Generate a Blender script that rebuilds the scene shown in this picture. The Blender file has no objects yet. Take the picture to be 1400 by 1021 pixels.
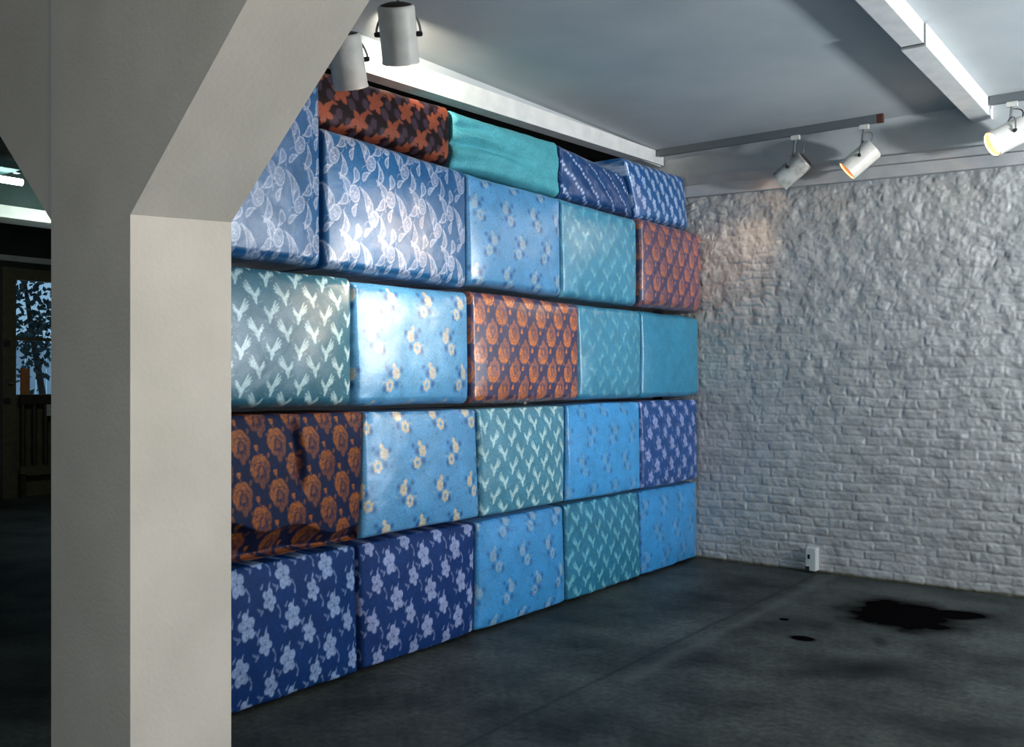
import bpy, bmesh, math, random
import numpy as np
from mathutils import Vector, Matrix
random.seed(7); rng = np.random.default_rng(11)
C = bpy.context.scene.collection

# ------------------------------------------------------------------ helpers
def obj(name, me, parent=None, mat=None):
    o = bpy.data.objects.new(name, me); C.objects.link(o)
    if mat and not me.materials: me.materials.append(mat)
    if parent: o.parent = parent
    return o
def tag(o, label, cat, group=None):
    o['label'] = label; o['category'] = cat
    if group: o['group'] = group
    return o
def struct(o):
    o['kind'] = 'structure'; return o
def empty(name, loc):
    o = bpy.data.objects.new(name, None); C.objects.link(o); o.location = loc
    o.empty_display_size = .05; return o
def place(o, root):
    """parent o (built in world coordinates) under root without moving it"""
    o.parent = root; o.location = o.location - root.location
class MB:
    def __init__(s): s.bm = bmesh.new()
    def box(s, a, b, bevel=0):
        x0, y0, z0 = a; x1, y1, z1 = b
        g = bmesh.ops.create_cube(s.bm, size=1)
        for v in g['verts']:
            v.co = Vector((x0+(v.co.x+.5)*(x1-x0), y0+(v.co.y+.5)*(y1-y0), z0+(v.co.z+.5)*(z1-z0)))
        if bevel:
            es = list({e for v in g['verts'] for e in v.link_edges})
            bmesh.ops.bevel(s.bm, geom=es, offset=bevel, segments=2, affect='EDGES', profile=.6)
        return s
    def tube(s, pts, r, n=12, cap=True, closed=False):
        pts = [Vector(p) for p in pts]; rs = r if isinstance(r, (list, tuple)) else [r]*len(pts)
        rings = []; up = None
        for i, p in enumerate(pts):
            if closed: d = pts[(i+1) % len(pts)]-pts[i-1]
            else: d = pts[min(i+1, len(pts)-1)]-pts[max(i-1, 0)]
            d.normalize()
            if up is None:
                up = d.orthogonal().normalized()
            up = (up-d*up.dot(d)).normalized(); w = d.cross(up)
            rings.append([s.bm.verts.new(p+(up*math.cos(2*math.pi*k/n)+w*math.sin(2*math.pi*k/n))*rs[i]) for k in range(n)])
        m = len(rings)
        for i in range(m if closed else m-1):
            a, b = rings[i], rings[(i+1) % m]
            for k in range(n): s.bm.faces.new((a[k], a[(k+1) % n], b[(k+1) % n], b[k]))
        if cap and not closed:
            s.bm.faces.new(rings[0][::-1]); s.bm.faces.new(rings[-1])
        return s
    def lathe(s, o, d, prof, n=40):
        """prof: list of (distance along d, radius)"""
        o = Vector(o); d = Vector(d).normalized(); u = d.orthogonal().normalized(); w = d.cross(u)
        rings = []
        for t, r in prof:
            if r < 1e-6: rings.append([s.bm.verts.new(o+d*t)])
            else: rings.append([s.bm.verts.new(o+d*t+(u*math.cos(2*math.pi*k/n)+w*math.sin(2*math.pi*k/n))*r) for k in range(n)])
        for a, b in zip(rings, rings[1:]):
            for k in range(n):
                k2 = (k+1) % n
                if len(a) == 1 and len(b) == 1: continue
                if len(a) == 1: s.bm.faces.new((a[0], b[k2], b[k]))
                elif len(b) == 1: s.bm.faces.new((a[k], a[k2], b[0]))
                else: s.bm.faces.new((a[k], a[k2], b[k2], b[k]))
        return s
    def build(s, name, mat, parent=None, smooth=False):
        bmesh.ops.recalc_face_normals(s.bm, faces=s.bm.faces)
        me = bpy.data.meshes.new(name); s.bm.to_mesh(me); s.bm.free()
        if smooth:
            for p in me.polygons: p.use_smooth = True
            try: me.set_sharp_from_angle(angle=math.radians(40))
            except Exception: pass
        me.materials.append(mat)
        o = obj(name, me)
        if parent: place(o, parent)
        return o
def hull(name, mat, polys, parent=None):
    """polys: list of vertex lists (each a face)"""
    bm = bmesh.new(); cache = {}
    def V(p):
        k = tuple(round(c, 5) for c in p)
        if k not in cache: cache[k] = bm.verts.new(p)
        return cache[k]
    for f in polys: bm.faces.new([V(p) for p in f])
    m = MB(); m.bm.free(); m.bm = bm
    return m.build(name, mat, parent)
def grid_mesh(name, P, cols=None, smooth=True):
    """P: (n,m,3) array of points"""
    n, m = P.shape[:2]
    me = bpy.data.meshes.new(name)
    idx = np.arange(n*m).reshape(n, m)
    q = np.stack([idx[:-1, :-1], idx[1:, :-1], idx[1:, 1:], idx[:-1, 1:]], -1).reshape(-1, 4)
    me.vertices.add(n*m); me.vertices.foreach_set('co', P.reshape(-1).astype(np.float32))
    me.loops.add(q.size); me.loops.foreach_set('vertex_index', q.reshape(-1).astype(np.int32))
    me.polygons.add(len(q)); me.polygons.foreach_set('loop_start', np.arange(0, q.size, 4, dtype=np.int32))
    me.polygons.foreach_set('loop_total', np.full(len(q), 4, dtype=np.int32))
    me.polygons.foreach_set('use_smooth', np.full(len(q), smooth))
    me.update(calc_edges=True)
    if cols is not None:
        a = me.color_attributes.new('Weave', 'FLOAT_COLOR', 'POINT')
        a.data.foreach_set('color', cols.reshape(-1).astype(np.float32))
    return me
def vnoise(x, y, seed=0, period=64):
    r = np.random.default_rng(seed).random((period, period))
    xi = np.floor(x).astype(int); yi = np.floor(y).astype(int); fx = x-xi; fy = y-yi
    fx = fx*fx*(3-2*fx); fy = fy*fy*(3-2*fy)
    a = r[xi % period, yi % period]; b = r[(xi+1) % period, yi % period]
    c = r[xi % period, (yi+1) % period]; d = r[(xi+1) % period, (yi+1) % period]
    return (a*(1-fx)+b*fx)*(1-fy)+(c*(1-fx)+d*fx)*fy
def fbm(x, y, seed=0, o=3):
    s = 0; a = .5; t = 0
    for i in range(o):
        s = s+a*vnoise(x*2**i, y*2**i, seed+i); t += a; a *= .5
    return s/t
def lin(r, g, b):
    f = lambda v: (v/255/12.92) if v <= 10 else ((v/255+.055)/1.055)**2.4
    return (f(r), f(g), f(b))

# ------------------------------------------------------------------ materials
def new_mat(name, base, rough=.6, spec=.5, metal=0):
    m = bpy.data.materials.new(name); m.use_nodes = True
    b = m.node_tree.nodes['Principled BSDF']
    b.inputs['Base Color'].default_value = (*base, 1); b.inputs['Roughness'].default_value = rough
    b.inputs['Specular IOR Level'].default_value = spec; b.inputs['Metallic'].default_value = metal
    return m, m.node_tree, b
def N(nt, t, **kw):
    n = nt.nodes.new(t)
    for k, v in kw.items():
        if k in n.inputs: n.inputs[k].default_value = v
        else: setattr(n, k, v)
    return n
def mottled(name, c1, c2, scale=3, rough=.6, bump=.1, bscale=60, spec=.5, detail=5):
    m, nt, b = new_mat(name, c1, rough, spec)
    g = N(nt, 'ShaderNodeNewGeometry')
    n = N(nt, 'ShaderNodeTexNoise', Scale=scale, Detail=detail); nt.links.new(g.outputs['Position'], n.inputs['Vector'])
    r = N(nt, 'ShaderNodeValToRGB'); r.color_ramp.elements[0].position = .35; r.color_ramp.elements[1].position = .65
    r.color_ramp.elements[0].color = (*c1, 1); r.color_ramp.elements[1].color = (*c2, 1)
    nt.links.new(n.outputs['Fac'], r.inputs['Fac']); nt.links.new(r.outputs['Color'], b.inputs['Base Color'])
    if bump:
        n2 = N(nt, 'ShaderNodeTexNoise', Scale=bscale, Detail=4); nt.links.new(g.outputs['Position'], n2.inputs['Vector'])
        bp = N(nt, 'ShaderNodeBump', Strength=bump, Distance=.01)
        nt.links.new(n2.outputs['Fac'], bp.inputs['Height']); nt.links.new(bp.outputs['Normal'], b.inputs['Normal'])
    return m
def emis(name, col, strength):
    m = bpy.data.materials.new(name); m.use_nodes = True; nt = m.node_tree
    nt.nodes.remove(nt.nodes['Principled BSDF'])
    e = N(nt, 'ShaderNodeEmission'); e.inputs['Color'].default_value = (*col, 1); e.inputs['Strength'].default_value = strength
    nt.links.new(e.outputs[0], nt.nodes['Material Output'].inputs['Surface']); return m

M_plaster = mottled('painted_plaster', (.50, .53, .54), (.56, .58, .58), 2.2, .7, .12, 90)
M_column = mottled('painted_concrete', (.57, .55, .51), (.63, .605, .565), 4, .75, .10, 70)
M_ceiling = mottled('ceiling_paint', (.46, .50, .52), (.54, .57, .585), 1.4, .75, .08, 70)
M_trim = mottled('white_trim_paint', (.72, .73, .72), (.82, .82, .80), 9, .45, .1, 50)
M_ledge = mottled('ledge_paint', (.40, .41, .42), (.48, .48, .48), 6, .6, .15, 40)
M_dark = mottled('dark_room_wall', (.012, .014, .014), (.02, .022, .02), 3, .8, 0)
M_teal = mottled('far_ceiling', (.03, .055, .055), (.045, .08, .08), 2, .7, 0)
M_wood = mottled('far_door_wood', (.07, .065, .04), (.11, .09, .055), 14, .6, 0)
M_wood2 = mottled('dark_wood', (.02, .016, .012), (.035, .028, .02), 14, .6, 0)
M_orange = mottled('orange_board', (.35, .13, .04), (.45, .18, .06), 8, .6, 0)
M_grey = mottled('grey_card', (.35, .38, .38), (.42, .45, .45), 8, .7, 0)
M_metal = new_mat('grey_metal', (.30, .31, .32), .35, .5, .6)[0]
M_black = new_mat('black_plastic', (.02, .018, .016), .5)[0]
M_can = mottled('cream_lamp_enamel', (.60, .59, .55), (.72, .70, .65), 12, .32, .05, 80)
M_canmetal = mottled('worn_grey_lamp', (.22, .23, .22), (.42, .43, .42), 14, .25, .05, 80)
M_canback = new_mat('brown_lamp_vent', (.05, .033, .025), .5)[0]
M_track = new_mat('track_grey', (.16, .18, .19), .5, .4, .2)[0]
M_rust = new_mat('track_end_brown', (.10, .035, .02), .6)[0]
M_bulb = emis('lamp_bulb', (1, .72, .38), 14)
M_bulb_hot = emis('lamp_bulb_hot', (1, .80, .50), 30)
M_refl = new_mat('lamp_reflector', (.9, .42, .18), .25, .5, .7)[0]
M_tube = emis('fluorescent_tube', (.85, 1, .97), 9)
M_leaf = mottled('leaf_green', (.01, .03, .03), (.02, .06, .055), 6, .5, 0)
M_bark = mottled('bark', (.02, .02, .018), (.04, .035, .03), 9, .8, .3)
M_white_board = mottled('white_boards', (.5, .55, .6), (.62, .66, .7), 3, .6, 0)
M_joint = new_mat('dark_joint', (.03, .03, .03), .9)[0]  # own dark colour of the seam in the conduit box

def glass_mat():
    m = bpy.data.materials.new('window_glass'); m.use_nodes = True; nt = m.node_tree
    nt.nodes.remove(nt.nodes['Principled BSDF'])
    t = N(nt, 'ShaderNodeBsdfTransparent'); g = N(nt, 'ShaderNodeBsdfGlossy', Roughness=.02); mx = N(nt, 'ShaderNodeMixShader'); mx.inputs[0].default_value = .06
    nt.links.new(t.outputs[0], mx.inputs[1]); nt.links.new(g.outputs[0], mx.inputs[2])
    nt.links.new(mx.outputs[0], nt.nodes['Material Output'].inputs['Surface']); return m
M_glass = glass_mat()

def floor_mat():
    m, nt, b = new_mat('dark_concrete', (.03, .035, .035), .35, .4)
    g = N(nt, 'ShaderNodeNewGeometry'); L = nt.links.new
    n = N(nt, 'ShaderNodeTexNoise', Scale=1.6, Detail=8, Roughness=.62); L(g.outputs['Position'], n.inputs['Vector'])
    r = N(nt, 'ShaderNodeValToRGB')
    r.color_ramp.elements[0].position = .34; r.color_ramp.elements[1].position = .68
    r.color_ramp.elements[0].color = (.016, .021, .021, 1); r.color_ramp.elements[1].color = (.080, .093, .087, 1)
    L(n.outputs['Fac'], r.inputs['Fac'])
    n3 = N(nt, 'ShaderNodeTexNoise', Scale=26, Detail=6, Roughness=.7); L(g.outputs['Position'], n3.inputs['Vector'])
    r3 = N(nt, 'ShaderNodeMapRange'); r3.inputs['From Min'].default_value = .3; r3.inputs['From Max'].default_value = .7
    r3.inputs['To Min'].default_value = .5; r3.inputs['To Max'].default_value = 1.5; L(n3.outputs['Fac'], r3.inputs['Value'])
    mul = N(nt, 'ShaderNodeVectorMath', operation='SCALE'); L(r.outputs['Color'], mul.inputs[0]); L(r3.outputs['Result'], mul.inputs['Scale'])
    col = mul.outputs[0]
    # pale worn strip along the slab joint
    sx = N(nt, 'ShaderNodeSeparateXYZ'); L(g.outputs['Position'], sx.inputs[0])
    def math_(op, a, b_=None, clamp=False):
        n_ = N(nt, 'ShaderNodeMath', operation=op); n_.use_clamp = clamp
        for i, v in enumerate((a, b_)):
            if v is None: continue
            if isinstance(v, (int, float)): n_.inputs[i].default_value = v
            else: L(v, n_.inputs[i])
        return n_.outputs[0]
    nw = N(nt, 'ShaderNodeTexNoise', Scale=3.0, Detail=4); L(g.outputs['Position'], nw.inputs['Vector'])
    wob = math_('MULTIPLY', math_('SUBTRACT', nw.outputs['Fac'], .5), .1)
    d = math_('ABSOLUTE', math_('ADD', math_('ADD', sx.outputs['X'], 2.44), wob))
    strip = math_('MULTIPLY', math_('SUBTRACT', 1, math_('DIVIDE', d, .07), True), math_('GREATER_THAN', sx.outputs['Y'], 4.2))
    mx = N(nt, 'ShaderNodeMix', data_type='RGBA'); L(math_('MULTIPLY', strip, .45), mx.inputs['Factor']); L(col, mx.inputs[6]); mx.inputs[7].default_value = (.11, .125, .12, 1)
    col = mx.outputs[2]
    # thin dark joint lines
    for off in (2.56,):
        d = math_('ABSOLUTE', math_('ADD', math_('ADD', sx.outputs['X'], off), math_('MULTIPLY', wob, .3)))
        k = math_('SUBTRACT', 1, math_('DIVIDE', d, .02), True)
        mx = N(nt, 'ShaderNodeMix', data_type='RGBA'); L(math_('MULTIPLY', k, .6), mx.inputs['Factor']); L(col, mx.inputs[6]); mx.inputs[7].default_value = (.006, .008, .008, 1)
        col = mx.outputs[2]
    # oily stains
    stain = None
    ns = N(nt, 'ShaderNodeTexNoise', Scale=4.5, Detail=5); L(g.outputs['Position'], ns.inputs['Vector'])
    for (cx, cy, rx, ry, rot, soft) in ((-1.68, 6.46, .37, .46, .35, .45), (-1.42, 6.66, .26, .15, .6, .4), (-2.00, 5.53, .085, .06, 0, .35), (-2.25, 5.9, .03, .03, 0, .4), (-1.62, 5.75, .035, .12, .4, .9), (-1.5, 5.2, .4, .12, .9, 1.6)):
        mp = N(nt, 'ShaderNodeMapping', vector_type='TEXTURE'); mp.inputs['Location'].default_value = (cx, cy, 0); mp.inputs['Rotation'].default_value = (0, 0, rot); mp.inputs['Scale'].default_value = (rx, ry, 1)
        L(g.outputs['Position'], mp.inputs['Vector'])
        ln = N(nt, 'ShaderNodeVectorMath', operation='LENGTH'); L(mp.outputs[0], ln.inputs[0])
        e = math_('ADD', ln.outputs['Value'], math_('MULTIPLY', math_('SUBTRACT', ns.outputs['Fac'], .5), .9))
        f = math_('DIVIDE', math_('SUBTRACT', 1+soft/2, e), soft, True)
        if soft > .8: f = math_('MULTIPLY', f, .5)
        stain = f if stain is None else math_('MAXIMUM', stain, f)
    mx = N(nt, 'ShaderNodeMix', data_type='RGBA'); L(stain, mx.inputs['Factor']); L(col, mx.inputs[6]); mx.inputs[7].default_value = (.004, .0035, .004, 1)
    L(mx.outputs[2], b.inputs['Base Color'])
    rr = N(nt, 'ShaderNodeMapRange'); rr.inputs['To Min'].default_value = .62; rr.inputs['To Max'].default_value = .42
    L(n.outputs['Fac'], rr.inputs['Value']); L(rr.outputs['Result'], b.inputs['Roughness'])
    sp = N(nt, 'ShaderNodeMapRange'); sp.inputs['To Min'].default_value = .22; sp.inputs['To Max'].default_value = .0; L(stain, sp.inputs['Value']); L(sp.outputs[0], b.inputs['Specular IOR Level'])
    bp = N(nt, 'ShaderNodeBump', Strength=.25, Distance=.006); L(n3.outputs['Fac'], bp.inputs['Height']); L(bp.outputs['Normal'], b.inputs['Normal'])
    return m
def brick_mat():
    m, nt, b = new_mat('painted_brick', (.5, .52, .54), .33, .5); L = nt.links.new
    g = N(nt, 'ShaderNodeNewGeometry')
    n = N(nt, 'ShaderNodeTexNoise', Scale=7, Detail=7, Roughness=.65); L(g.outputs['Position'], n.inputs['Vector'])
    r = N(nt, 'ShaderNodeValToRGB'); r.color_ramp.elements[0].position = .32; r.color_ramp.elements[1].position = .7
    r.color_ramp.elements[0].color = (.35, .352, .345, 1); r.color_ramp.elements[1].color = (.54, .54, .53, 1)
    L(n.outputs['Fac'], r.inputs['Fac'])
    sx = N(nt, 'ShaderNodeSeparateXYZ'); L(g.outputs['Position'], sx.inputs[0])
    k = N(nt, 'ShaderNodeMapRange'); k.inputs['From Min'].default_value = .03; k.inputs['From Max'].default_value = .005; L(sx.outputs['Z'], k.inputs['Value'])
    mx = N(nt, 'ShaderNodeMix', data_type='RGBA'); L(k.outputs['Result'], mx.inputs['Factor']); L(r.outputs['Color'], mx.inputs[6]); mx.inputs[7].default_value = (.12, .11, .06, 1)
    L(mx.outputs[2], b.inputs['Base Color'])
    n2 = N(nt, 'ShaderNodeTexNoise', Scale=45, Detail=5); L(g.outputs['Position'], n2.inputs['Vector'])
    bp = N(nt, 'ShaderNodeBump', Strength=.35, Distance=.008); L(n2.outputs['Fac'], bp.inputs['Height']); L(bp.outputs['Normal'], b.inputs['Normal'])
    b.inputs['Coat Weight'].default_value = 1; b.inputs['Coat Roughness'].default_value = .13
    return m
def cloth_mat(name, r0=.5, r1=.3, sheen=.2, spec=.45):
    m, nt, b = new_mat(name, (.5, .5, .5), .5, spec); L = nt.links.new
    a = N(nt, 'ShaderNodeAttribute', attribute_name='Weave'); g = N(nt, 'ShaderNodeNewGeometry')
    n = N(nt, 'ShaderNodeTexNoise', Scale=110, Detail=3, Roughness=.7); L(g.outputs['Position'], n.inputs['Vector'])
    n2 = N(nt, 'ShaderNodeTexNoise', Scale=9, Detail=4); L(g.outputs['Position'], n2.inputs['Vector'])
    mr = N(nt, 'ShaderNodeMapRange'); mr.inputs['From Min'].default_value = .3; mr.inputs['From Max'].default_value = .7; mr.inputs['To Min'].default_value = .72; mr.inputs['To Max'].default_value = 1.25
    L(n.outputs['Fac'], mr.inputs['Value'])
    mr2 = N(nt, 'ShaderNodeMapRange'); mr2.inputs['From Min'].default_value = .3; mr2.inputs['From Max'].default_value = .7; mr2.inputs['To Min'].default_value = .88; mr2.inputs['To Max'].default_value = 1.1
    L(n2.outputs['Fac'], mr2.inputs['Value'])
    mm = N(nt, 'ShaderNodeMath', operation='MULTIPLY'); L(mr.outputs[0], mm.inputs[0]); L(mr2.outputs[0], mm.inputs[1])
    s = N(nt, 'ShaderNodeVectorMath', operation='SCALE'); L(a.outputs['Color'], s.inputs[0]); L(mm.outputs[0], s.inputs['Scale'])
    L(s.outputs[0], b.inputs['Base Color'])
    rr = N(nt, 'ShaderNodeMapRange'); rr.inputs['To Min'].default_value = r0; rr.inputs['To Max'].default_value = r1
    L(a.outputs['Alpha'], rr.inputs['Value']); L(rr.outputs[0], b.inputs['Roughness'])
    w = N(nt, 'ShaderNodeTexNoise', Scale=260, Detail=2); L(g.outputs['Position'], w.inputs['Vector'])
    bp = N(nt, 'ShaderNodeBump', Strength=.3, Distance=.003); L(w.outputs['Fac'], bp.inputs['Height']); L(bp.outputs['Normal'], b.inputs['Normal'])
    b.inputs['Sheen Weight'].default_value = sheen*.5; b.inputs['Sheen Roughness'].default_value = .5
    return m
M_satin = cloth_mat('satin_brocade', .33, .22, .1, .95)
M_matte = cloth_mat('woven_brocade', .6, .45, 0, .25)

# ------------------------------------------------------------------ room shell
XW = -4.05        # face of the partition behind the cushions
YB = 7.477        # face of the brick wall
HC = 3.51
fl = struct(MB().box((-13, -3.2, -.1), (3.4, 7.9, 0)).build('floor', floor_mat()))
ce = struct(MB().box((XW-.15, -3.2, HC), (3.4, 7.9, HC+.1)).build('ceiling', M_ceiling))
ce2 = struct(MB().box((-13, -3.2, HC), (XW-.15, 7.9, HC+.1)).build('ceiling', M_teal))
struct(MB().box((3.2, -3.2, 0), (3.4, 7.7, HC)).build('wall_right', M_plaster))
struct(MB().box((-13, -3.2, 0), (3.2, -3.0, HC)).build('wall_front', M_dark))
struct(MB().box((XW-.15, 2.30, 0), (XW, YB, HC)).build('wall_left', M_plaster))
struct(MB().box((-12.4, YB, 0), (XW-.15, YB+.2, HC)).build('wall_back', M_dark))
struct(MB().box((XW-.001, 2.30, 2.6), (XW+.004, YB-.03, HC)).build('gap_shade_sheet', new_mat('painted_gap_shade', (.004, .004, .004), 1, 0)[0]))  # black sheet painting in the shade of the gap above the cushions
# plaster band over the brick wall
struct(MB().box((XW-.15, YB+.01, 3.05), (3.2, YB+.25, HC)).build('wall_back', M_plaster))
# brick wall as displaced relief
def brick_wall():
    x0, x1 = -3.95, 3.2; z0, z1 = 0.0, 3.2
    xs = np.concatenate([np.arange(x0, -.9, .0075), np.arange(-.9, x1+.02, .03)]); zs = np.arange(z0, z1+.004, .0075)
    X, Z = np.meshgrid(xs, zs, indexing='ij')
    wx = (fbm(X*5, Z*5, 3)-.5)*.12; wz = (fbm(X*4+9, Z*4, 8)-.5)*.09
    up = np.clip((Z-.9)/1.2, 0, 1)
    Xw = X+wx*(.25+up*1.0); Zw = Z+wz*(.3+up*1.0)
    bh, bw = .073, .225
    row = np.floor(Zw/bh); fz = Zw/bh-row
    fx = Xw/bw+np.where(row % 2 == 0, 0, .5)+(vnoise(row*1.7, row*0+3, 5)-.5)*.5; col = np.floor(fx); fx = fx-col
    dx = np.minimum(fx, 1-fx)*bw; dz = np.minimum(fz, 1-fz)*bh
    e = np.minimum(dx, dz)
    brick = np.clip(e/.016, 0, 1); brick = brick*brick*(3-2*brick)
    h = hash2 = np.modf(np.abs(np.sin(row*12.9898+col*78.233)*43758.5453))[0]
    tilt = (h-.5)*2*(fx-.5)*.006
    lev = h*.007
    hgt = brick*(.008+lev)+tilt*brick
    lump = (fbm(X*15, Z*15, 21, 3)-.5)*.020
    big = (fbm(X*3.1, Z*3.1, 31, 3)-.5)*.022
    fine = (fbm(X*45, Z*45, 41, 2)-.5)*.006
    d = hgt*(.36-.0*up)*(.5+fbm(X*2.3,Z*2.3,77,2))+lump*(.55+.55*up)+big*(.3+.7*up)+fine
    P = np.stack([X, YB-.004-d, Z], -1)
    o = obj('wall_back', grid_mesh('wall_back', P), None, brick_mat()); struct(o)
brick_wall()
struct(MB().box((XW-.15, YB+.05, 0), (3.2, YB+.25, 3.1)).build('wall_back', M_dark))
# ledge below the plaster band (two steps), sagging slightly to the right as in the old building
def ledge(name, zl0, zl1, zr0, zr1, dep, mat):
    xa, xb = XW, 3.2
    def z(l, r, x): return l+(r-l)*(x-(-3.75))/((-1.13)-(-3.75))
    x0, x1 = xa, -.6
    A = [(x0, YB-dep, z(zl0, zr0, x0)), (x1, YB-dep, z(zl0, zr0, x1)), (x1, YB-dep, z(zl1, zr1, x1)), (x0, YB-dep, z(zl1, zr1, x0))]
    B = [(p[0], YB+.05, p[2]) for p in A]
    C_ = [(3.2, YB-dep, A[1][2]), (3.2, YB-dep, A[2][2])]; D_ = [(3.2, YB+.05, A[1][2]), (3.2, YB+.05, A[2][2])]
    o = hull(name, mat, [A, [A[1], C_[0], C_[1], A[2]], B[::-1], [B[2], D_[1], D_[0], B[1]],
                         [A[3], A[2], B[2], B[3]], [A[2], C_[1], D_[1], B[2]], [A[0], B[0], B[1], A[1]], [A[1], B[1], D_[0], C_[0]],
                         [A[0], A[3], B[3], B[0]], [C_[0], D_[0], D_[1], C_[1]]])
    return struct(o)
ledge('trim_1', 3.185, 3.27, 3.115, 3.19, .035, M_ledge)
ledge('trim_2', 3.09, 3.185, 3.03, 3.115, .07, M_ledge)
# white boxed beam above the cushions
def beam():
    y0, y1 = 1.65, YB-.02; zb = lambda y: 3.306+(y-4.23)*.0295; zt = lambda y: 3.457+(y-4.23)*.0245
    A = [(-3.93, y0, zb(y0)), (-3.93, y1, zb(y1)), (-3.93, y1, min(zt(y1), HC)), (-3.93, y0, zt(y0))]
    B = [(-4.045,)+p[1:] for p in A]
    struct(hull('trim_3', M_trim, [A, B[::-1], [A[0], B[0], B[1], A[1]], [A[3], A[2], B[2], B[3]], [A[0], A[3], B[3], B[0]], [A[1], B[1], B[2], A[2]]]))
    struct(MB().box((-4.045, y0, 3.39), (-3.955, y1, HC+.002)).build('trim_12', M_ceiling))
beam()
# ceiling conduit box, two lengths with a dark joint
m = MB(); m.box((-1.450, -2.9, 3.395), (-1.327, 5.565, HC+.002), .005); struct(m.build('trim_4', M_trim))
m = MB(); m.box((-1.457, 5.59, 3.385), (-1.320, YB+.012, HC+.002), .005); struct(m.build('trim_5', M_trim))
struct(MB().box((-1.445, 5.56, 3.40), (-1.332, 5.595, HC+.002)).build('trim_6', M_joint))
# cross beam over the column
struct(MB().box((-12.4, 1.341, 2.78), (3.2, 1.646, HC)).build('trim_7', M_column))

# ------------------------------------------------------------------ column
col = empty('concrete_column', (-2.41, 1.49, 0))
tag(col, 'pale painted concrete column with flaring haunches, standing in the foreground', 'column')
xl, xr, ys, yn = -2.605, -2.212, 1.341, 1.646
m = MB(); m.box((xl, ys, 0), (xr, yn, 1.975), 0); sh = m.build('shaft', M_column, col)
zt = 2.779; e = .0
def haunch(x0, x1, zb_s, zb_n, inset):
    y0 = ys+inset; y1 = yn-inset
    a = [(x0, y0, zb_s), (x1, y0, zt), (x0, y0, zt)]; b = [(x0, y1, zb_n), (x1, y1, zt), (x0, y1, zt)]
    return [a, b[::-1], [a[0], b[0], b[1], a[1]], [a[1], b[1], b[2], a[2]], [a[2], b[2], b[0], a[0]]]
hull('haunch', M_column, haunch(xr, -1.325, 1.96, 1.98, 0), col)
hull('haunch', M_column, haunch(xl, -3.46, 1.975, 1.975, .006), col)
MB().box((xl, ys, 1.975), (xr, yn, zt)).build('capital', M_column, col)

# ------------------------------------------------------------------ brocade patterns
def wrap(d, P): return d-P*np.round(d/P)
class Tile:
    def __init__(s, W, H, px=.0016):
        s.W, s.H = W, H; s.nx = int(W/px); s.ny = int(H/px); s.px = px
        s.X, s.Y = np.meshgrid((np.arange(s.nx)+.5)*W/s.nx, (np.arange(s.ny)+.5)*H/s.ny, indexing='ij')
        s.ch = [np.zeros_like(s.X) for _ in range(2)]
    def loc(s, cx, cy, rot=0, fx=1):
        x = wrap(s.X-cx, s.W)*fx; y = wrap(s.Y-cy, s.H); c, n = math.cos(rot), math.sin(rot)
        return x*c+y*n, -x*n+y*c
    def put(s, d, val=1, ch=0, sub=False, soft=.0022):
        m = np.clip(.5-d/soft, 0, 1)*val
        s.ch[ch] = s.ch[ch]*(1-m) if sub else np.maximum(s.ch[ch], m)
    def ell(s, L, cx, cy, a, b, rot=0, **k):
        x, y = L[0]-cx, L[1]-cy; c, n = math.cos(rot), math.sin(rot); x, y = x*c+y*n, -x*n+y*c
        s.put((np.hypot(x/a, y/b)-1)*min(a, b), **k)
    def ring(s, L, cx, cy, a, b, rot, w, **k):
        x, y = L[0]-cx, L[1]-cy; c, n = math.cos(rot), math.sin(rot); x, y = x*c+y*n, -x*n+y*c
        s.put(np.abs((np.hypot(x/a, y/b)-1)*min(a, b))-w, **k)
    def seg(s, L, p, q, r0, r1=None, **k):
        r1 = r0 if r1 is None else r1
        x, y = L[0]-p[0], L[1]-p[1]; dx, dy = q[0]-p[0], q[1]-p[1]; t = np.clip((x*dx+y*dy)/(dx*dx+dy*dy), 0, 1)
        s.put(np.hypot(x-dx*t, y-dy*t)-(r0+(r1-r0)*t), **k)
    def poly(s, L, pts, r, **k):
        for a, b in zip(pts, pts[1:]): s.seg(L, a, b, r, **k)
    def sample(s, u, v, ch=0):
        x = (u/s.W % 1)*s.nx-.5; y = (v/s.H % 1)*s.ny-.5
        xi = np.floor(x).astype(int); yi = np.floor(y).astype(int); fx = x-xi; fy = y-yi; a = s.ch[ch]
        g = lambda i, j: a[i % s.nx, j % s.ny]
        return (g(xi, yi)*(1-fx)+g(xi+1, yi)*fx)*(1-fy)+(g(xi, yi+1)*(1-fx)+g(xi+1, yi+1)*fx)*fy

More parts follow.
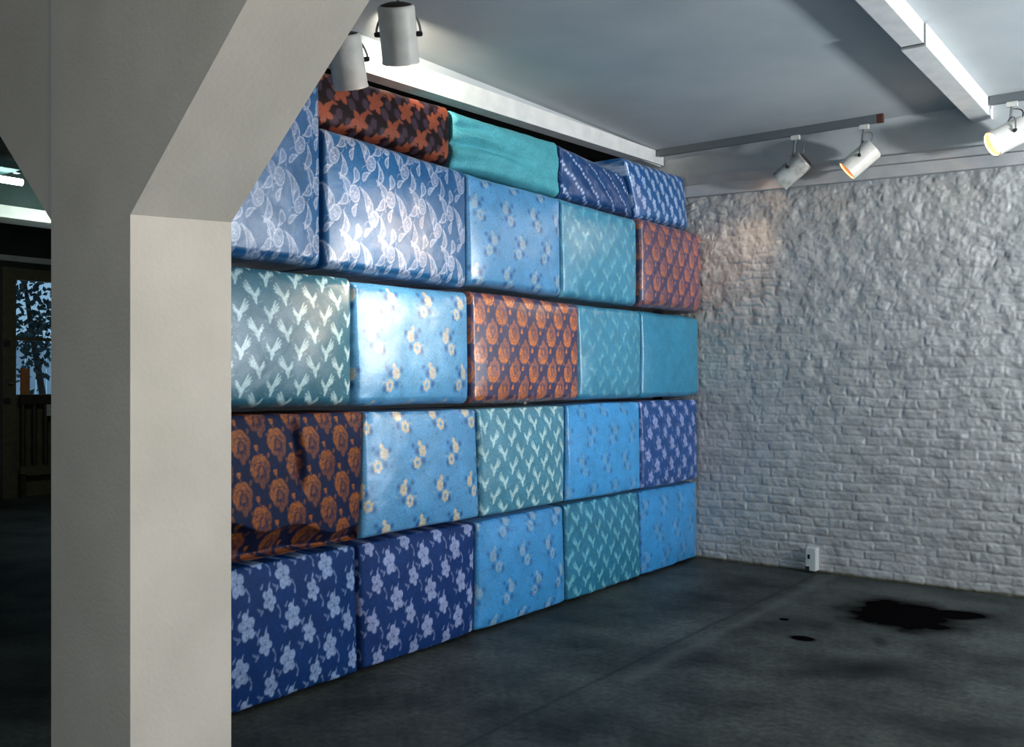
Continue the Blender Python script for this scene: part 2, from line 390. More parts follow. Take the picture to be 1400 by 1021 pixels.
def t_bird(W=.172, H=.172):
    t = Tile(W, H)
    for cx, cy, fx in ((.25*W, .25*H, 1), (.75*W, .75*H, -1)):
        L = t.loc(cx, cy, 0, fx)
        t.seg(L, (.002, -.010), (.010, -.044), .011, .006)              # tail and body
        t.ell(L, .004, -.016, .014, .018, .3)
        for q in ((-.048, .047), (-.034, .058), (-.050, .031), (-.044, .016)): t.seg(L, (0, -.006), q, .0085, .003)
        for q in ((.036, .014), (.030, .000), (.034, .028)): t.seg(L, (.006, -.014), q, .0075, .003)
        t.seg(L, (-.02, -.02), (-.036, -.014), .002, .001, val=.5); t.seg(L, (.03, -.04), (.044, -.03), .002, .001, val=.5)
    return t
def t_cream(W=.29, H=.41):
    t = Tile(W, H)
    for cx, cy, fx in ((.3*W, .25*H, 1), (.72*W, .75*H, -1)):
        L = t.loc(cx, cy, 0, fx)
        for (px_, py_, R) in ((-.022, .030, .029), (.026, -.034, .030)):
            for k in range(6):
                a = k*math.pi/3+.3; t.ell(L, px_+R*.62*math.cos(a), py_+R*.75*math.sin(a), R*.42, R*.46)
        t.ell(L, .026, -.034, .010, .013, sub=True); t.ell(L, -.026, .028, .020, .028, val=.92)
        for k in range(5): t.ell(L, -.004+.008*math.cos(k*1.26), .073+.009*math.sin(k*1.26), .008, .008)
        t.seg(L, (.05, -.02), (.075, -.012), .003, .002, val=.55); t.seg(L, (-.06, -.01), (-.085, .0), .003, .002, val=.4)
        t.seg(L, (.07, -.012), (.082, -.022), .003, .002, val=.5)
        for (x, y, a, b) in ((.022, .030, .016, .020), (-.024, -.028, .014, .018), (.062, -.052, .014, .018), (-.062, .05, .012, .014), (.05, .062, .012, .012)):
            t.ell(L, x, y, a, b, ch=1, soft=.02)
        for k in range(7):
            a = k*.9; t.ell(L, .09*math.cos(a)*.8, .1*math.sin(a)*.9, .007, .007, ch=1, val=.6, soft=.012)
    return t
def flower5(t, L, R, rot, cx=0, cy=0, aspect=1.15, val=1):
    for k in range(5):
        a = rot+k*2*math.pi/5; t.ell(L, cx+R*.55*math.cos(a), cy+R*.58*aspect*math.sin(a), R*.52, R*.42, a, val=val)
def t_clover(W=.27, H=.40):
    t = Tile(W, H)
    for cx, cy, big in ((.18, 0, 1), (.05, .5, 1), (.68, .25, 0), (.55, .75, 0)):
        L = t.loc(cx*W, cy*H, .1, 1); L = (L[0]*1.04, L[1]*.82); R = .047 if big else .039
        flower5(t, L, R, .4 if big else 1.1)
        t.seg(L, (.01, .045), (.022, .066), .006, .002, val=.8); t.seg(L, (-.035, .05), (-.022, .064), .006, .003, val=.6)
        t.seg(L, (.045, -.03), (.058, -.055), .005, .002, val=.6); t.seg(L, (.058, -.055), (.05, -.075), .003, .006, val=.6)
        t.seg(L, (-.05, -.035), (-.062, -.048), .007, .004, val=.55); t.seg(L, (-.064, -.03), (-.078, -.02), .006, .003, val=.5)
        for a in range(5): t.seg(L, (0, 0), (.03*math.cos(a*1.26+1), .03*math.sin(a*1.26+1)), .0015, .0008, sub=True, val=.45)
    n = fbm(t.X*120, t.Y*120, 14, 2); t.ch[0] *= np.clip(.45+n*1.0, 0, 1)
    return t
def t_rose(W=.205, H=.235):
    t = Tile(W, H)
    for cx, cy in ((.25, .25), (.75, .75)):
        L = t.loc(cx*W, cy*H, .12, 1); L = (L[0]*1.02, L[1]*.86)
        for (x, y, a, b, r) in ((-.020, .040, .024, .024, 0), (.012, .036, .024, .028, .3), (.034, .010, .020, .030, .1), (-.038, .008, .022, .026, 0), (-.026, -.022, .020, .024, .3), (.024, -.030, .018, .026, -.3), (0, -.048, .016, .026, 0), (-.004, .006, .026, .026, 0)):
            t.ell(L, x, y, a, b, r)
        for (x, y, a, b, r) in ((-.006, .012, .015, .004, .8), (.018, -.006, .004, .016, .3), (-.018, -.012, .004, .016, -.5), (.002, .03, .018, .003, -.2), (.004, -.022, .012, .003, .3), (.026, .028, .003, .012, .2), (-.03, .026, .012, .003, .6)):
            t.ell(L, x, y, a, b, r, sub=True, val=.85, soft=.004)
        t.ring(L, .002, -.006, .020, .026, .3, .0035, sub=True, val=.55, soft=.004)
        inside = np.clip(1-np.hypot(L[0]/.075, L[1]/.09)**6, 0, 1)
        t.ch[0] *= 1-inside*.5*np.clip(.5-(L[1]-L[0]*.6)/.05, 0, 1)
        t.ell(L, -.010, .100, .011, .022, .1); t.seg(L, (-.006, .075), (0, .06), .003, .002, val=.6)
        t.ell(L, .050, .052, .008, .012, -.6, val=.6); t.ell(L, -.052, .04, .007, .012, .4, val=.5)
    # fray
    n = fbm(t.X*110, t.Y*110, 4, 3); t.ch[0] *= np.clip(.0+n*1.65, 0, 1)
    return t
def t_star(W=.20, H=.19):
    t = Tile(W, H)
    for cx, cy, r in ((.25, .28, .2), (.75, .72, .9)):
        L = t.loc(cx*W, cy*H); R = .048
        for k in range(5):
            a = r+k*1.2566; t.ell(L, R*.55*math.cos(a), R*.55*math.sin(a), R*.5, R*.33, a)
            t.seg(L, (0, 0), (R*1.05*math.cos(a), R*1.05*math.sin(a)), .014, .004)
        t.seg(L, (.02, .03), (.05, .055), .014, .006, val=.85); t.seg(L, (.05, .055), (.072, .05), .010, .005, val=.8)
        for (x, y) in ((.055, -.035), (-.06, -.02), (-.04, .06), (.085, .01)):
            t.ell(L, x, y, .020, .024, .4, ch=1, soft=.006)
    return t
def t_paisley(W=.25, H=.29):
    t = Tile(W, H, .0013); w = .003
    def leaf(L, a, b, bend, wd):
        ax, ay = a; bx, by = b; dx, dy = bx-ax, by-ay; ln = math.hypot(dx, dy); nx, ny = -dy/ln, dx/ln
        l1, l2, md = [], [], []
        for k in range(13):
            s_ = k/12; o = bend*math.sin(math.pi*s_); h = wd*math.sin(math.pi*s_**1.5)**.8 if 0 < s_ < 1 else 0
            cx, cy = ax+dx*s_+nx*o, ay+dy*s_+ny*o
            l1.append((cx+nx*h, cy+ny*h)); l2.append((cx-nx*h, cy-ny*h)); md.append((cx, cy))
            if h > .002: t.ell(L, cx, cy, h*.98, h*.98, val=.18)
        t.poly(L, l1, w); t.poly(L, l2, w); t.poly(L, md[1:9], .0012, val=.7)
        t.poly(L, [(p[0]*.5+q[0]*.5, p[1]*.5+q[1]*.5) for p, q in zip(l1, md)][3:11], .001, val=.7)
    for cx, cy, fx, rot in ((.2*W, .2*H, 1, -.15), (.70*W, .60*H, 1, .35)):
        L = t.loc(cx, cy, rot, fx)
        t.ell(L, 0, 0, .028, .040, val=.25)
        t.ring(L, 0, 0, .029, .042, -.25, w); t.ring(L, 0, .002, .018, .028, -.25, .0014, val=.8)
        for p in ((-.006, .012), (.006, .002), (-.004, -.010), (.006, -.018)): t.ell(L, *p, .006, .006)
        leaf(L, (-.062, .118), (-.036, -.004), .020, .017)
        leaf(L, (.010, .052), (.058, .122), -.016, .018)
        leaf(L, (.048, .020), (.052, -.105), .022, .017)
        leaf(L, (-.004, -.052), (-.050, -.108), -.010, .012)
        t.poly(L, [(.03, .02), (.05, .03), (.058, .05)], .0014, val=.7)
        t.poly(L, [(-.03, -.02), (-.05, -.03), (-.06, -.05)], .0014, val=.7)
        t.poly(L, [(-.05, .02), (-.058, .045), (-.045, .06), (-.034, .052)], .0018, val=.8)
    return t
def t_drop(W=.15, H=.16):
    t = Tile(W, H)
    for cx, cy in ((.25, .25), (.75, .75)):
        L = t.loc(cx*W, cy*H, .2)
        flower5(t, L, .03, .5, 0, .022, 1.2); flower5(t, L, .024, 1.2, .006, -.022, 1.2, .9)
        t.seg(L, (.0, .05), (-.012, .066), .005, .002, val=.7)
    return t
def t_dots(W=.20, H=.17):
    t = Tile(W, H)
    for cx, cy in ((.2, .2), (.7, .7)):
        L = t.loc(cx*W, cy*H)
        for k in range(4):
            x = -.03+.022*k; y = .045-.026*k+.006*(k % 2)
            t.ell(L, x, y, .013, .011, .4, val=1)
        t.seg(L, (.04, .04), (.06, .0), .003, .002, val=.45); t.seg(L, (-.05, -.03), (-.02, -.055), .003, .002, val=.45)
    return t
T = dict(bird=t_bird(), cream=t_cream(), clover=t_clover(), rose=t_rose(), star=t_star(), pais=t_paisley(), drop=t_drop(), dots=t_dots())

# ------------------------------------------------------------------ cushions
def smooth_n(y, z, seed): return fbm(y, z, seed, 3)
def cushion(key, quad, Xf, pat, base, c1, c2=None, label='', flip=False, mat=None, bulge=.035, feature=None, off=(0, 0), contrast=1., scale=1., res=.0055):
    (yl, zl), (yr, zr), (yr2, zr2), (yl2, zl2) = quad     # TL TR BR BL
    W = .5*(yr-yl+yr2-yl2); H = .5*(zl-zl2+zr-zr2); g = .004
    def prof(Ln, D, r):
        pos, dep = [], []
        for d in (D, D*.45): pos.append(0); dep.append(d)
        for k in range(7):
            a = math.pi/2*k/7; pos.append(r*(1-math.cos(a))); dep.append(r*(1-math.sin(a)))
        n = max(8, int((Ln-2*r)/res)); inner = r+(Ln-2*r)*np.arange(n+1)/n
        p = np.array(pos+list(inner)+[Ln-x for x in pos[::-1]]); d = np.array(dep+[0]*(n+1)+dep[::-1])
        return p/Ln, d
    D = Xf-XW-.004
    r = .022; rb = .024 if key[0] in '45' else .05
    a, da = prof(W, D, r); b, db = prof(H, D, rb)
    A, B = np.meshgrid(a, b, indexing='ij'); DA, DB = np.meshgrid(da, db, indexing='ij')
    top_y = yl+(yr-yl)*A; top_z = zl+(zr-zl)*A; bot_y = yl2+(yr2-yl2)*A; bot_z = zl2+(zr2-zl2)*A
    # B from 0 (bottom) to 1 (top)
    Y = bot_y+(top_y-bot_y)*B; Z = bot_z+(top_z-bot_z)*B
    seed = sum(map(ord, key))*7 % 50
    # slightly irregular outline, always inward
    ca = (A-.5)*2; cb = (B-.5)*2
    Y = Y-ca*g-np.sign(ca)*np.abs(ca)**5*.008*smooth_n(Z*3+seed, Z*0+.3, seed)
    Z = Z-cb*g*.8-np.sign(cb)*np.abs(cb)**5*.017*smooth_n(Y*3.2+seed, Y*0+.7, seed+1)
    depth = np.minimum(DA+DB, D)
    front = np.clip(1-DA/r-DB/rb, 0, 1)
    pil = (1-np.abs(ca)**3.5)*(1-np.abs(cb)**3)
    X = Xf-depth+front*bulge*pil
    X += front*(-.018*cb)*(1-np.abs(ca)**8)                         # lower half hangs forward
    X += front*.016*(smooth_n(Y*2.6+seed, Z*2.6, seed+2)-.5)
    X += front*.004*(smooth_n(Y*11+seed, Z*11, seed+5)-.5)
    tuft = np.exp(-((1-np.abs(cb))*H/.10)**2)                       # small puckers along the upper and lower seams
    X += front*tuft*.006*np.sin(Y*34+5*smooth_n(Y*4, Z*2, seed+9))*smooth_n(Y*5, Z*0, seed+4)
    if feature: X = X+front*feature(Y, Z, A, B)
    Y = np.minimum(Y, YB-.022); Z = np.maximum(Z, .003)
    # weave
    t = T[pat] if pat else None
    sgn_a = np.where(A < .5, -1, 1); sgn_b = np.where(B < .5, -1, 1)
    u = (Y+sgn_a*DA+off[0]); v = (Z+sgn_b*DB+off[1])
    u = u+.006*(smooth_n(Y*4, Z*4, seed+11)-.5)*2; v = v+.006*(smooth_n(Y*4, Z*4, seed+12)-.5)*2
    if flip: v = -v
    col = np.zeros(A.shape+(4,)); base = np.array(base); c1 = np.array(c1)
    rgb = np.broadcast_to(base, A.shape+(3,)).copy(); mask = np.zeros(A.shape)
    if t is not None:
        if c2 is not None:
            k = t.sample(u/scale, v/scale, 1)[..., None]; rgb = rgb*(1-k)+np.array(c2)*k
        mask = t.sample(u/scale, v/scale, 0)*contrast; k = mask[..., None]; rgb = rgb*(1-k)+c1*k
    col[..., :3] = rgb; col[..., 3] = mask
    P = np.stack([X, Y, Z], -1)
    root = np.array([XW, .5*(yl2+yr2), .5*(zl2+zr2)])
    me = grid_mesh('brocade_cushion', P-root, col)
    o = obj('brocade_cushion', me, None, mat or M_satin); o.location = root
    # closed back so that the cushion is a solid body
    bk = MB()
    tag(o, label, 'cushion', 'brocade cushions covering the left wall')
    return o

NAVY = lin(9, 56, 114); LAV = lin(142, 166, 206)
LB = lin(92, 160, 208); CREAM = lin(206, 196, 176); LBD = lin(38, 98, 160)
TEAL = lin(50, 122, 142); TEALL = lin(160, 200, 208)
PB = lin(20, 96, 150); PL = lin(178, 190, 214)
ROSEB = lin(22, 36, 72); ROSE = lin(160, 96, 44)
PURP = lin(74, 68, 104); ORNG = lin(236, 142, 74)

def f4a(Y, Z, A, B):
    s = -.045*np.exp(-((Y-(3.055+.25*(1.1-Z)*(Z-1.0)))/.022)**2)*np.clip((Z-.98)/.1, 0, 1)*np.clip((1.36-Z)/.1, 0, 1)
    lip = -.11*np.clip((.87+.02*np.sin(Y*15)-.14*(Y-2.7)-Z)/.11, 0, 1)**.7
    return s+lip
def f3c(Y, Z, A, B):
    k = np.clip((1.43-Z)/.08, 0, 1); return -k*(.018+.012*np.sin(Y*26)*np.sin(Y*11+1))-.012*np.exp(-((Y-4.95)/.03)**2)*np.clip((1.55-Z)/.1, 0, 1)
def f1c(Y, Z, A, B):
    k = np.clip((5.3-Y)/.8, 0, 1)
    w = np.sin((Z-.06*np.sin(Y*3))*62)*.011*k+.020*np.exp(-((Z-3.03+.05*(Y-4.4))/.022)**2)*np.clip((4.9-Y)/.4, 0, 1)
    return w-.02*np.exp(-((Z-2.96)/.02)**2)*k+.015*np.sin(Z*30+Y*2)*.5
def f1d(Y, Z, A, B): return .005*np.sin((Y*1.0+Z*1.2)*24)
def f2d(Y, Z, A, B): return -.02*np.clip((2.14-Z)/.05, 0, 1)
E_ = -3.60; TOP = -3.70
cl = 'cushion'
specs = [
 ('1a', [(2.45, 3.22), (3.212, 3.20), (3.219, 2.084), (2.45, 2.080)], E_, 'pais', PB, PL, None, 'tall blue paisley cushion, partly hidden by the column haunch', {}),
 ('1b', [(3.232, 3.135), (4.320, 3.175), (4.314, 2.800), (3.234, 2.818)], TOP, 'star', lin(34, 18, 22), lin(150, 82, 60), lin(72, 56, 70), 'dark cushion with rust red leaf flowers, under the white boxed beam', dict(mat=M_matte, scale=1.2)),
 ('1c', [(4.341, 3.165), (5.476, 3.195), (5.485, 2.785), (4.335, 2.790)], TOP, None, lin(92, 174, 186), lin(92, 174, 186), None, 'plain turquoise cushion with horizontal wrinkles and no pattern', dict(feature=f1c, mat=M_matte)),
 ('1d', [(5.494, 3.185), (6.36, 3.13), (6.541, 2.788), (5.494, 2.785)], TOP, 'dots', lin(18, 72, 128), lin(170, 190, 225), None, 'dark blue cushion with diagonal strings of pale dots, top row', dict(feature=f1d)),
 ('1e', [(6.375, 3.255), (7.386, 3.285), (7.465, 2.800), (6.560, 2.788)], TOP, 'drop', lin(30, 96, 156), lin(160, 184, 220), None, 'mid blue cushion with pale upright sprigs, topmost in the corner', {}),
 ('2a', [(3.234, 2.812), (4.351, 2.785), (4.351, 2.067), (3.234, 2.084)], E_, 'pais', PB, PL, None, 'large blue paisley cushion, below the rust red flowered one', {}),
 ('2b', [(4.358, 2.778), (5.350, 2.778), (5.350, 2.075), (4.362, 2.085)], E_, 'cream', LB, lin(190, 196, 190), LBD, 'light blue cushion with cream blossoms, below the plain turquoise one', dict(contrast=.5)),
 ('2c', [(5.358, 2.778), (6.402, 2.770), (6.397, 2.082), (5.358, 2.078)], E_, 'bird', lin(66, 146, 178), lin(120, 185, 202), None, 'teal cushion with faint bird shapes, directly left of the orange corner one', dict(contrast=.7)),
 ('2d', [(6.410, 2.778), (7.46, 2.790), (7.46, 2.082), (6.408, 2.082)], -3.572, 'rose', PURP, ORNG, None, 'purple and orange rose cushion touching the brick wall', dict(flip=True, feature=f2d, contrast=.6)),
 ('3a', [(2.45, 2.070), (3.430, 2.070), (3.430, 1.390), (2.45, 1.392)], E_, 'bird', lin(54, 112, 134), lin(180, 212, 220), None, 'grey teal cushion with crisp white bird shapes beside the column', {}),
 ('3b', [(3.438, 2.058), (4.371, 2.065), (4.371, 1.380), (3.438, 1.385)], E_, 'cream', LB, CREAM, LBD, 'light blue cream-blossomed cushion lit by a bright spot, left of the central orange one', dict(contrast=.75)),
 ('3c', [(4.380, 2.075), (5.560, 2.072), (5.560, 1.372), (4.380, 1.376)], -3.585, 'rose', PURP, ORNG, None, 'bright orange rose cushion on dark purple, in the middle of the wall', dict(flip=True, feature=f3c)),
 ('3d', [(5.570, 2.070), (6.458, 2.072), (6.458, 1.375), (5.570, 1.372)], E_, 'bird', lin(66, 146, 178), lin(125, 188, 204), None, 'teal bird-patterned cushion immediately right of the central orange rose one', dict(contrast=.55)),
 ('3e', [(6.466, 2.072), (7.46, 2.072), (7.46, 1.374), (6.466, 1.372)], E_, 'bird', lin(50, 140, 176), lin(70, 150, 178), None, 'almost plain teal cushion at the brick wall, below the purple and orange one', dict(contrast=.5)),
 ('4a', [(2.45, 1.383), (3.505, 1.380), (3.480, .692), (2.45, .690)], -3.585, 'rose', ROSEB, ROSE, None, 'navy cushion with brown-orange roses and a deep fold, beside the column', dict(feature=f4a, mat=M_matte)),
 ('4b', [(3.516, 1.374), (4.452, 1.368), (4.485, .688), (3.492, .692)], E_, 'cream', LB, CREAM, LBD, 'light blue cream-blossomed cushion, right of the brown-orange rose one', dict(off=(.06, .02))),
 ('4c', [(4.462, 1.368), (5.420, 1.366), (5.408, .684), (4.495, .686)], E_, 'bird', lin(80, 146, 170), lin(185, 220, 225), None, 'teal cushion with bright white birds, below the central orange rose one', {}),
 ('4d', [(5.430, 1.366), (6.452, 1.366), (6.470, .676), (5.418, .682)], E_, 'cream', lin(70, 162, 222), lin(135, 172, 196), lin(52, 118, 180), 'bright blue blurred-blossom cushion, left of the navy one at the corner', dict(contrast=.5)),
 ('4e', [(6.460, 1.366), (7.46, 1.368), (7.46, .668), (6.480, .672)], E_, 'clover', lin(22, 78, 142), lin(150, 165, 212), None, 'navy cushion with lavender flowers touching the brick wall', dict(scale=.85)),
 ('5a', [(2.45, .682), (3.470, .682), (3.488, .001), (2.45, .001)], E_, 'clover', NAVY, LAV, None, 'navy lavender-flowered floor-row cushion, beside the foot of the column', dict(mat=M_matte)),
 ('5b', [(3.482, .684), (4.452, .680), (4.436, .001), (3.500, .001)], E_, 'clover', lin(20, 58, 116), lin(150, 164, 204), None, 'navy lavender-flowered floor-row cushion, below the light blue blossomed one', dict(mat=M_matte, off=(.09, .05))),
 ('5c', [(4.460, .678), (5.408, .676), (5.425, .001), (4.445, .001)], E_, 'cream', lin(64, 150, 208), lin(160, 180, 192), lin(40, 105, 165), 'light blue faint-blossomed cushion on the floor, middle of the bottom row', dict(contrast=.6, off=(.11, .1))),
 ('5d', [(5.416, .676), (6.450, .670), (6.480, .001), (5.435, .001)], E_, 'bird', lin(40, 124, 156), lin(120, 190, 208), None, 'teal bird-patterned cushion standing on the floor', dict(contrast=.8)),
 ('5e', [(6.462, .668), (7.45, .660), (7.46, .001), (6.492, .001)], E_, 'cream', lin(58, 150, 210), lin(130, 165, 190), lin(44, 112, 170), 'light blue cushion on the floor in the corner at the brick wall', dict(contrast=.45, off=(.05, .2))),
]
for key, quad, Xf, pat, base, c1, c2, label, kw in specs:
    if key[0] == '5': Xf -= .012
    if key[0] == '4': Xf -= .004
    cushion(key, quad, Xf, pat, base, c1, c2, label, **kw)

# ------------------------------------------------------------------ track lamps
def track(name, x0, x1, y, z, label):
    r = empty(name, ((x0+x1)/2, y, z+.035)); tag(r, label, 'track', 'lighting tracks')
    MB().box((x0, y-.018, z), (x1-.045, y+.018, z+.062), .003).build('rail', M_track, r)
    MB().box((x1-.045, y-.019, z-.001), (x1, y+.019, z+.062), .003).build('end_cap', M_rust, r)
    return r
track('light_track', -3.9, -2.03, 7.32, 3.448, 'grey lighting track along the ceiling above the brick wall, carrying two lamps')
track('light_track', -1.31, 1.2, 7.32, 3.448, 'grey lighting track on the ceiling, right of the white boxed beam end')
track('light_track', -3.85, -1.6, 3.14, 3.448, 'grey lighting track across the ceiling above the two near lamps')

def lamp(mount, cen, d, label, hot=False, can=None, L_=.25, R=.082, ztrack=3.448):
    d = Vector(d).normalized(); cen = Vector(cen); mount = Vector((mount[0], mount[1], ztrack))
    root = empty('track_lamp', mount); tag(root, label, 'spotlight', 'spotlights on the ceiling tracks')
    h = L_/2
    MB().lathe(cen, d, [(-h, 0), (-h, R*.55), (-h, R*.90), (-h+.006, R*.97), (-h+.012, R), (h-.012, R), (h-.008, R*1.025), (h, R*1.025), (h, R*.95), (h-.02, R*.93), (-h+.05, R*.9)]).build('housing', can or M_can, root, True)
    MB().lathe(cen, d, [(-h-.010, 0), (-h-.010, R*.5), (-h-.002, R*.82), (-h+.002, R*.86)]).build('back_vent', M_canback, root, True)
    MB().lathe(cen, d, [(h-.012, R*.93), (h-.05, R*.80), (h-.09, R*.45), (h-.095, 0)]).build('reflector', M_refl, root, True)
    MB().lathe(cen, d, [(h-.03, 0), (h-.032, R*(.62 if hot else .4)), (h-.045, R*(.82 if hot else .62)), (h-.06, R*.55), (h-.085, R*.25)], 28).build('bulb', M_bulb_hot if hot else M_bulb, root, True)
    q = (mount-cen); q = q.normalized()
    p = d.cross(q)
    p = p.normalized() if p.length > .05 else Vector((1, 0, 0))
    pr = R+.018; pts = []
    for k in range(17):
        a = math.pi*k/16; pts.append(cen+p*pr*math.cos(a)+q*(pr*1.22)*math.sin(a))
    MB().tube(pts, .0055, 10).build('yoke', M_metal, root, True)
    for s_ in (-1, 1): MB().lathe(cen+p*s_*(R-.004), p*s_, [(0, .012), (.020, .012), (.030, .009), (.030, 0)], 16).build('pivot_knob', M_black, root, True)
    top = cen+q*pr*1.22
    MB().tube([top-q*.004, top+(mount-top)*.5, mount+Vector((0, 0, -.03))], .010, 12).build('stem', M_metal, root, True)
    MB().box((mount.x-.035, mount.y-.016, mount.z-.034), (mount.x+.035, mount.y+.016, mount.z+.001), .004).build('track_adapter', M_can, root)
    # power lead looping from the stem to the back of the can
    b0 = cen-d*(h*.75)+q*R*.98; side = (-d).normalized()
    m0 = top+(mount-top)*.55
    mid = (b0+m0)/2+side*.075+q*.01
    pts = []
    for k in range(13):
        t = k/12; pts.append(m0*(1-t)**2+mid*2*t*(1-t)+b0*t*t)
    MB().tube(pts, .0045, 8).build('cable', M_black if hot else M_metal, root, True)
    return root
lamp((-2.70, 7.32), (-2.705, 7.27, 3.165), (-.81, -.05, -.60), 'cream can spotlight on the track over the brick wall, nearest the cushions', can=M_canmetal)
lamp((-2.17, 7.32), (-2.185, 7.27, 3.180), (-.68, -.26, -.62), 'cream can spotlight with glowing orange rim, right of the similar one')
lamp((-1.17, 7.32), (-1.185, 7.27, 3.205), (-.66, -.48, -.42), 'bright white-faced spotlight cut by the right edge, beside the boxed beam end', hot=True, R=.09)
lamp((-3.0, 3.14), (-3.0, 3.14, 3.105), (-.26, .40, -.86), 'large cream can spotlight hanging in front of the bright beam', R=.084)
lamp((-3.42, 3.14), (-3.415, 3.215, 3.085), (-.20, .40, -.88), 'can spotlight half hidden behind the column haunch', R=.084)

# ------------------------------------------------------------------ wall socket
so = empty('wall_socket', (-2.607, YB-.03, .11)); tag(so, 'small white painted outlet box at the foot of the brick wall', 'outlet')
MB().box((-2.648, YB-.085, .02), (-2.566, YB+.02, .20), .006).build('box', M_plaster, so)
MB().box((-2.628, YB-.088, .115), (-2.610, YB-.080, .150)).build('socket_hole', M_black, so)
MB().box((-2.645, YB-.088, .022), (-2.615, YB-.080, .055)).build('cable_entry', M_black, so)

# ------------------------------------------------------------------ far room seen past the column
XF = -12.4
# far wall around the glazing
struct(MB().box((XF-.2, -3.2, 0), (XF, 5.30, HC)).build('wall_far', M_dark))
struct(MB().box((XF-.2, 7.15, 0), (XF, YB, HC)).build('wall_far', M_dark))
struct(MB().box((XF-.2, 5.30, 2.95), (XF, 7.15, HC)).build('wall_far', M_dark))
d1 = struct(MB().box((XF-.08, 5.32, .0), (XF-.02, 5.74, 2.94)).build('door_1', M_wood2))
fr = struct(MB().box((XF-.10, 5.75, .0), (XF+.02, 5.92, 2.95), .004).build('door_2', M_wood))
hd = MB(); hd.tube([(XF+.02, 5.86, 1.46), (XF+.07, 5.86, 1.46), (XF+.075, 5.80, 1.47)], .012, 10); o = hd.build('door_handle', M_metal, None, True); o.parent = fr
for za in (1.93, 1.2): o = MB().box((XF+.018, 5.76, za), (XF+.03, 5.84, za+.08)).build('hinge', M_black); o.parent = fr
w = MB(); w.box((XF-.10, 5.92, 2.80), (XF-.02, 7.15, 2.95)); w.box((XF-.10, 7.05, 0), (XF-.02, 7.15, 2.8)); w.box((XF-.10, 5.92, 1.22), (XF-.02, 7.15, 1.32))
w.box((XF-.09, 5.92, 2.02), (XF-.03, 7.15, 2.06)); w.box((XF-.10, 5.92, 0), (XF-.02, 7.15, .40))
wf = struct(w.build('window_1', M_wood)); o = MB().box((XF-.062, 5.92, 1.31), (XF-.056, 7.05, 2.8)).build('window_pane', M_glass); o.parent = wf
o = MB().box((XF-.07, 5.92, .4), (XF-.05, 7.05, 1.22)).build('lower_panel', M_wood); o.parent = wf
ba = empty('wooden_balustrade', (XF+.10, 6.4, 0)); tag(ba, 'dark wooden railing below the far window in the back room', 'railing')
MB().box((XF+.06, 5.93, 1.20), (XF+.13, 7.1, 1.32), .005).build('top_rail', M_wood2, ba)
MB().box((XF+.06, 5.93, .28), (XF+.13, 7.1, .40), .005).build('bottom_rail', M_wood, ba)
for k in range(8):
    y = 5.97+.145*k
    MB().tube([(XF+.095, y, .39), (XF+.095, y, .6), (XF+.095, y, .8), (XF+.095, y, 1.0), (XF+.095, y, 1.21)], [.022, .034, .024, .034, .022], 10).build('baluster', M_wood2, ba, True)
MB().box((XF+.06, 5.93, .002), (XF+.13, 5.99, .3)).build('foot', M_wood2, ba); MB().box((XF+.06, 7.04, .002), (XF+.13, 7.1, .3)).build('foot', M_wood2, ba)
ob = MB().box((XF+.07, 5.945, 1.322), (XF+.10, 6.055, 1.66), .002).build('orange_board', M_orange); tag(ob, 'upright orange board leaning in the far window', 'board')
gc = MB().box((XF+.132, 6.25, 1.04), (XF+.15, 6.50, 1.19), .002).build('grey_card', M_grey); tag(gc, 'pale grey card fixed on the far dark railing', 'card')
# downstand beam with a paler soffit and ceiling of the back room
struct(MB().box((-9.5, 1.646, 3.06), (-9.2, YB, HC)).build('trim_8', M_teal))
struct(MB().box((-9.53, 1.646, 3.05), (-9.17, YB, 3.165)).build('trim_11', M_trim))
struct(MB().box((-12.38, 1.646, 3.02), (-12.30, YB, 3.09)).build('trim_9', M_ledge))
fx = empty('fluorescent_light', (-7.65, 3.0, 3.2)); tag(fx, 'lit fluorescent tube fixture on the ceiling of the back room', 'ceiling light')
MB().box((-7.80, 2.2, 3.16), (-7.50, 3.62, 3.22), .004).build('housing', new_mat('fixture_teal', (.35, .6, .58), .4)[0], fx)
MB().tube([(-7.6, 2.25, 3.085), (-7.6, 3.68, 3.085)], .027, 14).build('tube', M_tube, fx, True)
MB().box((-7.63, 3.62, 3.15), (-7.57, 3.66, 3.21), .004).build('tube_holder', M_grey, fx)
for hy in (2.4, 3.5): MB().tube([(-7.65, hy, 3.21), (-7.65, hy, HC)], .008, 8).build('hanger', M_metal, fx)

# outside: tree and white boards
tr = empty('tree', (-15.1, 7.5, 0)); tag(tr, 'leafy tree outside the far window, dark against the sky', 'tree')
MB().tube([(-15.1, 7.7, -.2), (-15.05, 7.62, 1.2), (-15.15, 7.5, 2.2), (-15.1, 7.3, 3.4)], [.07, .055, .045, .02], 10).build('trunk', M_bark, tr, True)
vs = []; fs = []
cl_c = [(-15.1, 7.35, 3.0), (-15.0, 7.55, 2.55), (-15.2, 7.15, 2.75), (-15.1, 7.45, 2.15), (-15.0, 7.75, 2.9), (-15.1, 7.5, 1.75), (-15.1, 7.05, 3.2), (-15.1, 7.8, 2.3), (-15.1, 7.2, 2.25)]
for _ in range(700):
    c = random.choice(cl_c); p = Vector(c)+Vector((random.gauss(0, .18), random.gauss(0, .16), random.gauss(0, .17)))
    a = Vector((random.gauss(0, 1), random.gauss(0, 1), random.gauss(0, 1)-.6)).normalized(); b_ = a.orthogonal().normalized(); l = random.uniform(.07, .16); i = len(vs)
    vs += [p, p+a*l*.5+b_*l*.28, p+a*l, p+a*l*.5-b_*l*.28]; fs.append((i, i+1, i+2, i+3))
me = bpy.data.meshes.new('foliage'); me.from_pydata([tuple(v) for v in vs], [], fs); me.materials.append(M_leaf)
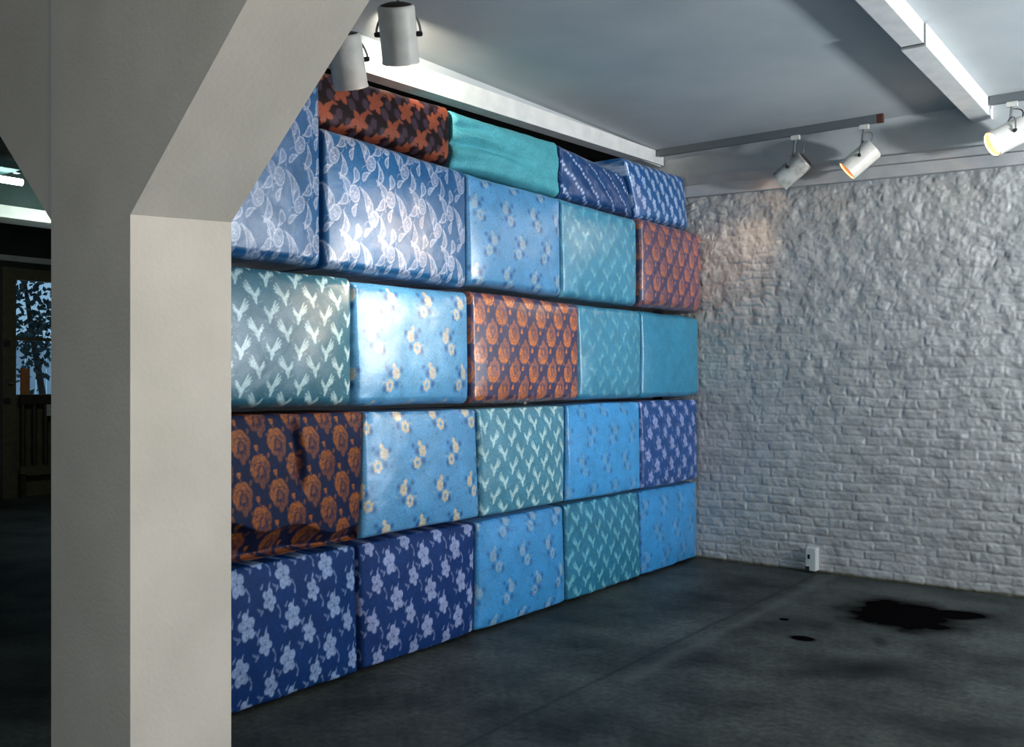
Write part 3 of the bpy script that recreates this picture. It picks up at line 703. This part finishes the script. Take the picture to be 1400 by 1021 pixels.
o = obj('foliage', me); place(o, tr)
fe = empty('white_fence', (-17, 8.6, 0)); tag(fe, 'white vertical board fence outside behind the tree', 'fence')
fm = MB()
for k in range(22): fm.box((-17.03, 6.6+k*.19, 0), (-17.0, 6.76+k*.19, 2.15))
fm.build('boards', M_white_board, fe)
for za in (.5, 1.7): MB().box((-17.08, 6.6, za), (-17.03, 10.8, za+.1)).build('rail', M_white_board, fe)

# ------------------------------------------------------------------ lights
def area(name, loc, target, sx, sy, power, colr):
    l = bpy.data.lights.new(name, 'AREA'); l.shape = 'RECTANGLE'; l.size = sx; l.size_y = sy; l.energy = power; l.color = colr
    o = bpy.data.objects.new(name, l); C.objects.link(o); o.location = loc
    o.rotation_euler = (Vector(target)-Vector(loc)).to_track_quat('-Z', 'Y').to_euler(); return o
def spot(name, loc, target, power, colr, ang, blend=.6, rad=.03):
    l = bpy.data.lights.new(name, 'SPOT'); l.energy = power; l.color = colr; l.spot_size = math.radians(ang); l.spot_blend = blend; l.shadow_soft_size = rad
    o = bpy.data.objects.new(name, l); C.objects.link(o); o.location = loc
    o.rotation_euler = (Vector(target)-Vector(loc)).to_track_quat('-Z', 'Y').to_euler(); return o
# daylight from the right-hand side of the room, with an added low fill
area('daylight_right', (2.5, 5.7, 2.2), (.9, 5.8, 3.5), .4, .3, 290, (.93, .97, 1.0))
area('low_fill', (2.7, 4.2, 1.3), (-3.2, 5.2, 1.4), .8, .8, 16, (.85, .93, 1.0))
# weak general light of the room behind the viewer
area('room_light', (.6, -1.8, 1.5), (-2.2, 4.5, 2.4), 2.2, 1.4, 54, (.84, .95, 1.0))
area('warm_light', (1.3, .7, 3.3), (-2.2, 1.5, .9), .6, .6, 46, (1.0, .76, .50))
# spots of the near and back-wall lamps, then added lights
spot('spot_near', (-2.93, 3.30, 2.93), (-3.60, 3.62, 1.95), 45, (1, .84, .64), 40, 1)
spot('spot_near_low', (-2.94, 3.28, 2.93), (-3.60, 3.85, 1.60), 24, (1, .90, .76), 105, 1)
spot('spot_beam', (-3.52, 3.45, 3.40), (-3.93, 4.4, 3.33), 110, (1, .88, .72), 62, 1, .01)
spot('spot_mid', (-2.86, 7.16, 3.02), (-3.3, 7.4, 2.4), 13, (1, .72, .5), 80, 1)
spot('spot_far', (-2.34, 7.0, 3.05), (-3.6, 5.4, 1.6), 22, (1, .86, .70), 70, 1)
spot('added_highlight_spot', (.1, 6.1, 3.12), (-3.6, 3.80, 1.95), 680, (1, .72, .47), 19, 1, .07)  # added unseen spot, placed to make the warm highlight on the light blue cushion
area('far_room_fill', (-8.2, 4.6, 2.9), (-12.4, 6.2, 1.4), .5, .5, 18, (.85, 1, .9))  # added fill that lifts the far door and window frames

w = bpy.data.worlds.new('World'); bpy.context.scene.world = w; w.use_nodes = True
bg = w.node_tree.nodes['Background']; bg.inputs[0].default_value = (.36, .62, .86, 1); bg.inputs[1].default_value = .8

# ------------------------------------------------------------------ camera
cd = bpy.data.cameras.new('camera'); cam = bpy.data.objects.new('camera', cd); C.objects.link(cam)
cd.sensor_fit = 'HORIZONTAL'; cd.sensor_width = 36; cd.lens = 36*1298/1400; cd.shift_y = 4.5/1400; cd.clip_start = .05
cam.location = (0, 0, 1.55)
cam.rotation_euler = (math.pi/2, 0, math.atan2(.6, .8))
sc = bpy.context.scene; sc.camera = cam
sc.view_settings.view_transform = 'Standard'; sc.view_settings.look = 'None'
sc.view_settings.exposure = 0; sc.view_settings.gamma = .9
sc.cycles.max_bounces = 6
